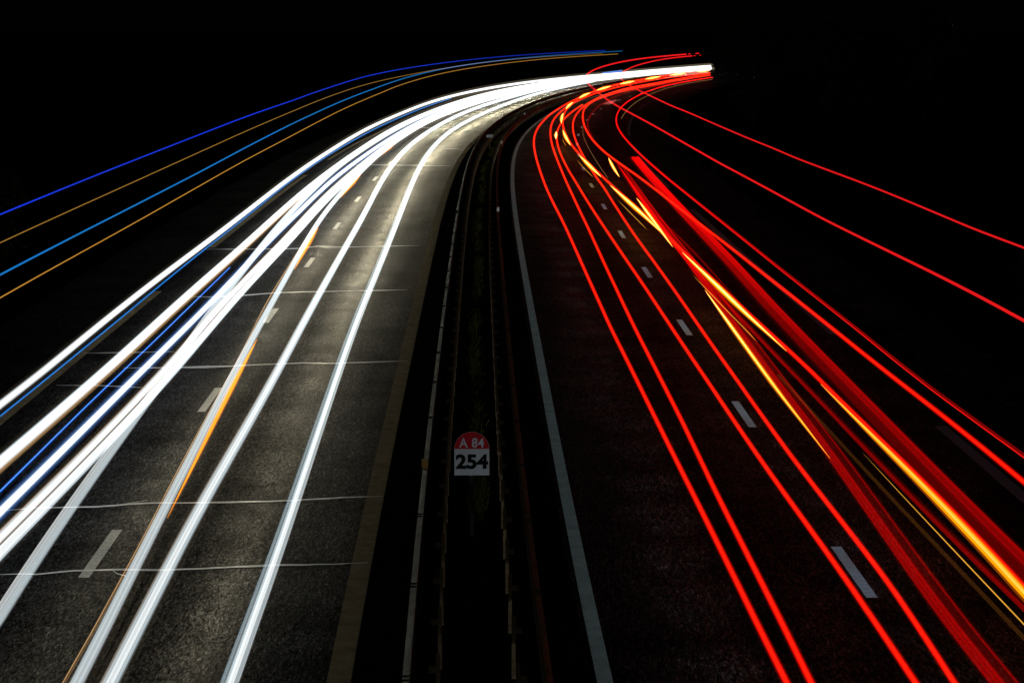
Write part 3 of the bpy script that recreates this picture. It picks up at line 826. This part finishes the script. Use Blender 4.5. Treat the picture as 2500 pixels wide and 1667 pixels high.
# lorry marker lights, left
trail('BL1', 'marker_light_trail', 'topmost deep blue hairline high over the left verge', 'light trail', GM, [('core', 'blue_far', 0, 0, .0135, .0135)], grow=.010)
trail('OR1', 'marker_light_trail', 'upper thin amber line between the deep blue and cyan lines', 'light trail', GM, [('core', 'amber_t2', 0, 0, .0085, .0085)], grow=.010)
trail('BL2', 'marker_light_trail', 'thin cyan line between the two amber lines, upper left', 'light trail', GM, [('core', 'cyan', 0, 0, .0135, .0135)], grow=.010)
trail('OR2', 'marker_light_trail', 'lowest thin amber line of the four, upper left', 'light trail', GM, [('core', 'amber_t', 0, 0, .009, .009)], grow=.012)


def red(key, label, r, core='red_core', **kw):
    return trail(key, 'taillight_trail', label, 'light trail', GR,
                 [('body', 'red', 0, 0, r, r), ('core', core, 0, 0, r * .62, r * .62), ('halo', 'halo_r', 0, 0, r * 1.5, r * 1.45)], **kw)


red('R1', 'leftmost red taillight trail beside the pale edge line', 0.034, s1=357.5)
red('R2', 'second red taillight trail from the median', 0.034, s1=339)
red('R3', 'third red taillight trail, just left of the lane dashes', 0.032)
red('R4', 'red taillight trail just right of the lane dashes', 0.031, s1=332)
red('R5', 'bold red taillight trail swinging from mid-lane to the right shoulder', .036, s1=323.5)
trail('R6', 'taillight_trail', 'slim red double trail nearest the right shoulder line', 'light trail', GR,
      [('body', 'red_thin', -.01, -.01, .012, .012), ('strand', 'red_mid', .022, .012, .016, .016)], grow=.010, s1=307)
trail('R5b', 'taillight_trail', 'dim crimson hairline inside the far bend', 'light trail', GR, [('body', 'red_deep', 0, 0, .016, .016)], grow=.008)
trail('H1', 'marker_light_trail', 'upper of the two high red lines reaching the right edge', 'light trail', GM, [('core', 'red_high', 0, 0, .0170, .0170)], grow=.011, s1=275)
trail('H2', 'marker_light_trail', 'lower of the two high red lines reaching the right edge', 'light trail', GM, [('core', 'red_high', 0, 0, .0190, .0190)], grow=.012, s1=292)
trail('D1', 'taillight_trail', 'widest dark red band of two stripes in the slow lane', 'light trail', GR,
      [('body', 'red_mid', .120, .0, .060, .045), ('strand', 'red_dark', .11, .0, .082, .056), ('strand', 'red_dark', -.085, 0, .075, .05), ('strand', 'red_dark', -.045, 0, .088, .05), ('streak', 'red_deep', .03, .02, .010, .010), ('streak', 'red_deep', -.01, .02, .006, .006), ('streak', 'red_deep', .15, .02, .02, .02), ('halo', 'halo_r2', 0, 0, .24, .08)], grow=.004)
trail('Y1', 'taillight_trail', 'red trail fused to the brightest amber streak', 'light trail', GR,
      [('body', 'red', .055, .0, .038, .036), ('core', 'red_core', .055, .0, .022, .022), ('halo', 'halo_r', .055, 0, .055, .05)], grow=.005, s1=330)
trail('DL', 'taillight_trail', 'broad mottled red band left of the amber streaks', 'light trail', GR,
      [('body', 'red_mid', -.058, 0, .060, .045), ('strand', 'red_dark', -.05, 0, .078, .05), ('edge', 'red_mid', -.125, -.01, .012, .012), ('strand', 'red_dark', .065, 0, .055, .04), ('edge', 'red_mid', .125, .01, .012, .012), ('streak', 'red_deep', -.03, .02, .012, .012), ('streak', 'red_deep', -.08, .02, .008, .008), ('halo', 'halo_r2', 0, 0, .18, .07)], grow=.003, s1=112, fade=(0, .35))
trail('RM', 'taillight_trail', 'soft dim red trail squeezed between two amber streaks', 'light trail', GR,
      [('body', 'red_mid', 0, 0, .026, .026), ('strand', 'red_dark', .045, 0, .03, .026)], grow=.004, fade=(0, .3))
trail('RD', 'taillight_trail', 'short faint red trail above the brightest amber streak', 'light trail', GR, [('body', 'red_deep', 0, 0, .03, .03)], grow=.003, fade=(.5, .5))
trail('BR', 'taillight_trail', 'faint brown band beside the hair-thin amber line', 'light trail', GR, [('body', 'brown_band', 0, 0, .028, .022)], grow=.003)
trail('F1', 'taillight_trail', 'faint brown hairline along the far outer lane', 'light trail', GR, [('body', 'brown', 0, 0, .010, .010)], grow=.006)
trail('F2', 'taillight_trail', 'faint brown hairline between lane dashes and red trails', 'light trail', GR, [('body', 'brown', 0, 0, .008, .008)], grow=.004)


def blink(key, label, segs, parts, grow, taper=(.3, .3)):
    z, tab = TR[key]
    fn = interp(tab)[0]
    root = empty('indicator_trail', P(30, fn(30), z))
    tag(root, label, 'light trail', 'blinking indicator trails')
    for a, b in segs:
        for nm, gm, dx, dz, rr in parts:
            me = tube(nm, fn, z, a, b, dx, dz, rr, rr, grow, taper)
            o = link(nm, me, G[gm], root); o.location = -root.location
    return root


blink('Y1', 'brightest amber indicator trail, flashing from the far bend to lower right',
      [(346.7, 358.5), (322.4, 337.1), (296.4, 312.5), (270.3, 286.1), (243, 260.8), (215.9, 234.4), (187, 204.6), (158.9, 178.3), (128.9, 148.6), (101.5, 118.9), (74.1, 96.1), (46.4, 67.1), (14, 42)],
      [('flash', 'amber', -.015, .008, .043), ('core', 'amber_core', -.010, .012, .017), ('halo', 'halo_a', -.015, 0, .066)], .010, (.42, .42))
blink('YL', 'second amber indicator trail on the left edge of the mottled red band',
      [(101.5, 116.6), (68.8, 88.9), (34.6, 57.4)],
      [('flash', 'amber', -.02, .008, .030), ('core', 'amber_core', -.02, .010, .013), ('halo', 'halo_a', -.015, 0, .052)], .010, (.35, .3))
blink('Yt', 'hair-thin dashed amber trail left of the amber streaks',
      [(129.4, 138.1), (102.1, 115.8), (75.5, 88.7), (48.3, 61.5), (14, 35.4)],
      [('flash', 'amber_thin', 0, 0, .0075)], .006, (.05, .3))
blink('R3', 'tiny amber flash on the third red trail in the bend', [(136, 146)],
      [('flash', 'amber_core', -.04, .03, .05), ('halo', 'halo_a', -.04, .03, .10)], .004, (.5, .5))
blink('H1', 'red dots ending the upper high red line before the trees', [(276.5, 278), (282, 283)], [('flash', 'red_high', 0, 0, .0150)], .011)
blink('H2', 'red dots ending the lower high red line before the trees', [(294, 296), (300, 304)], [('flash', 'red_high', 0, 0, .0170)], .011)
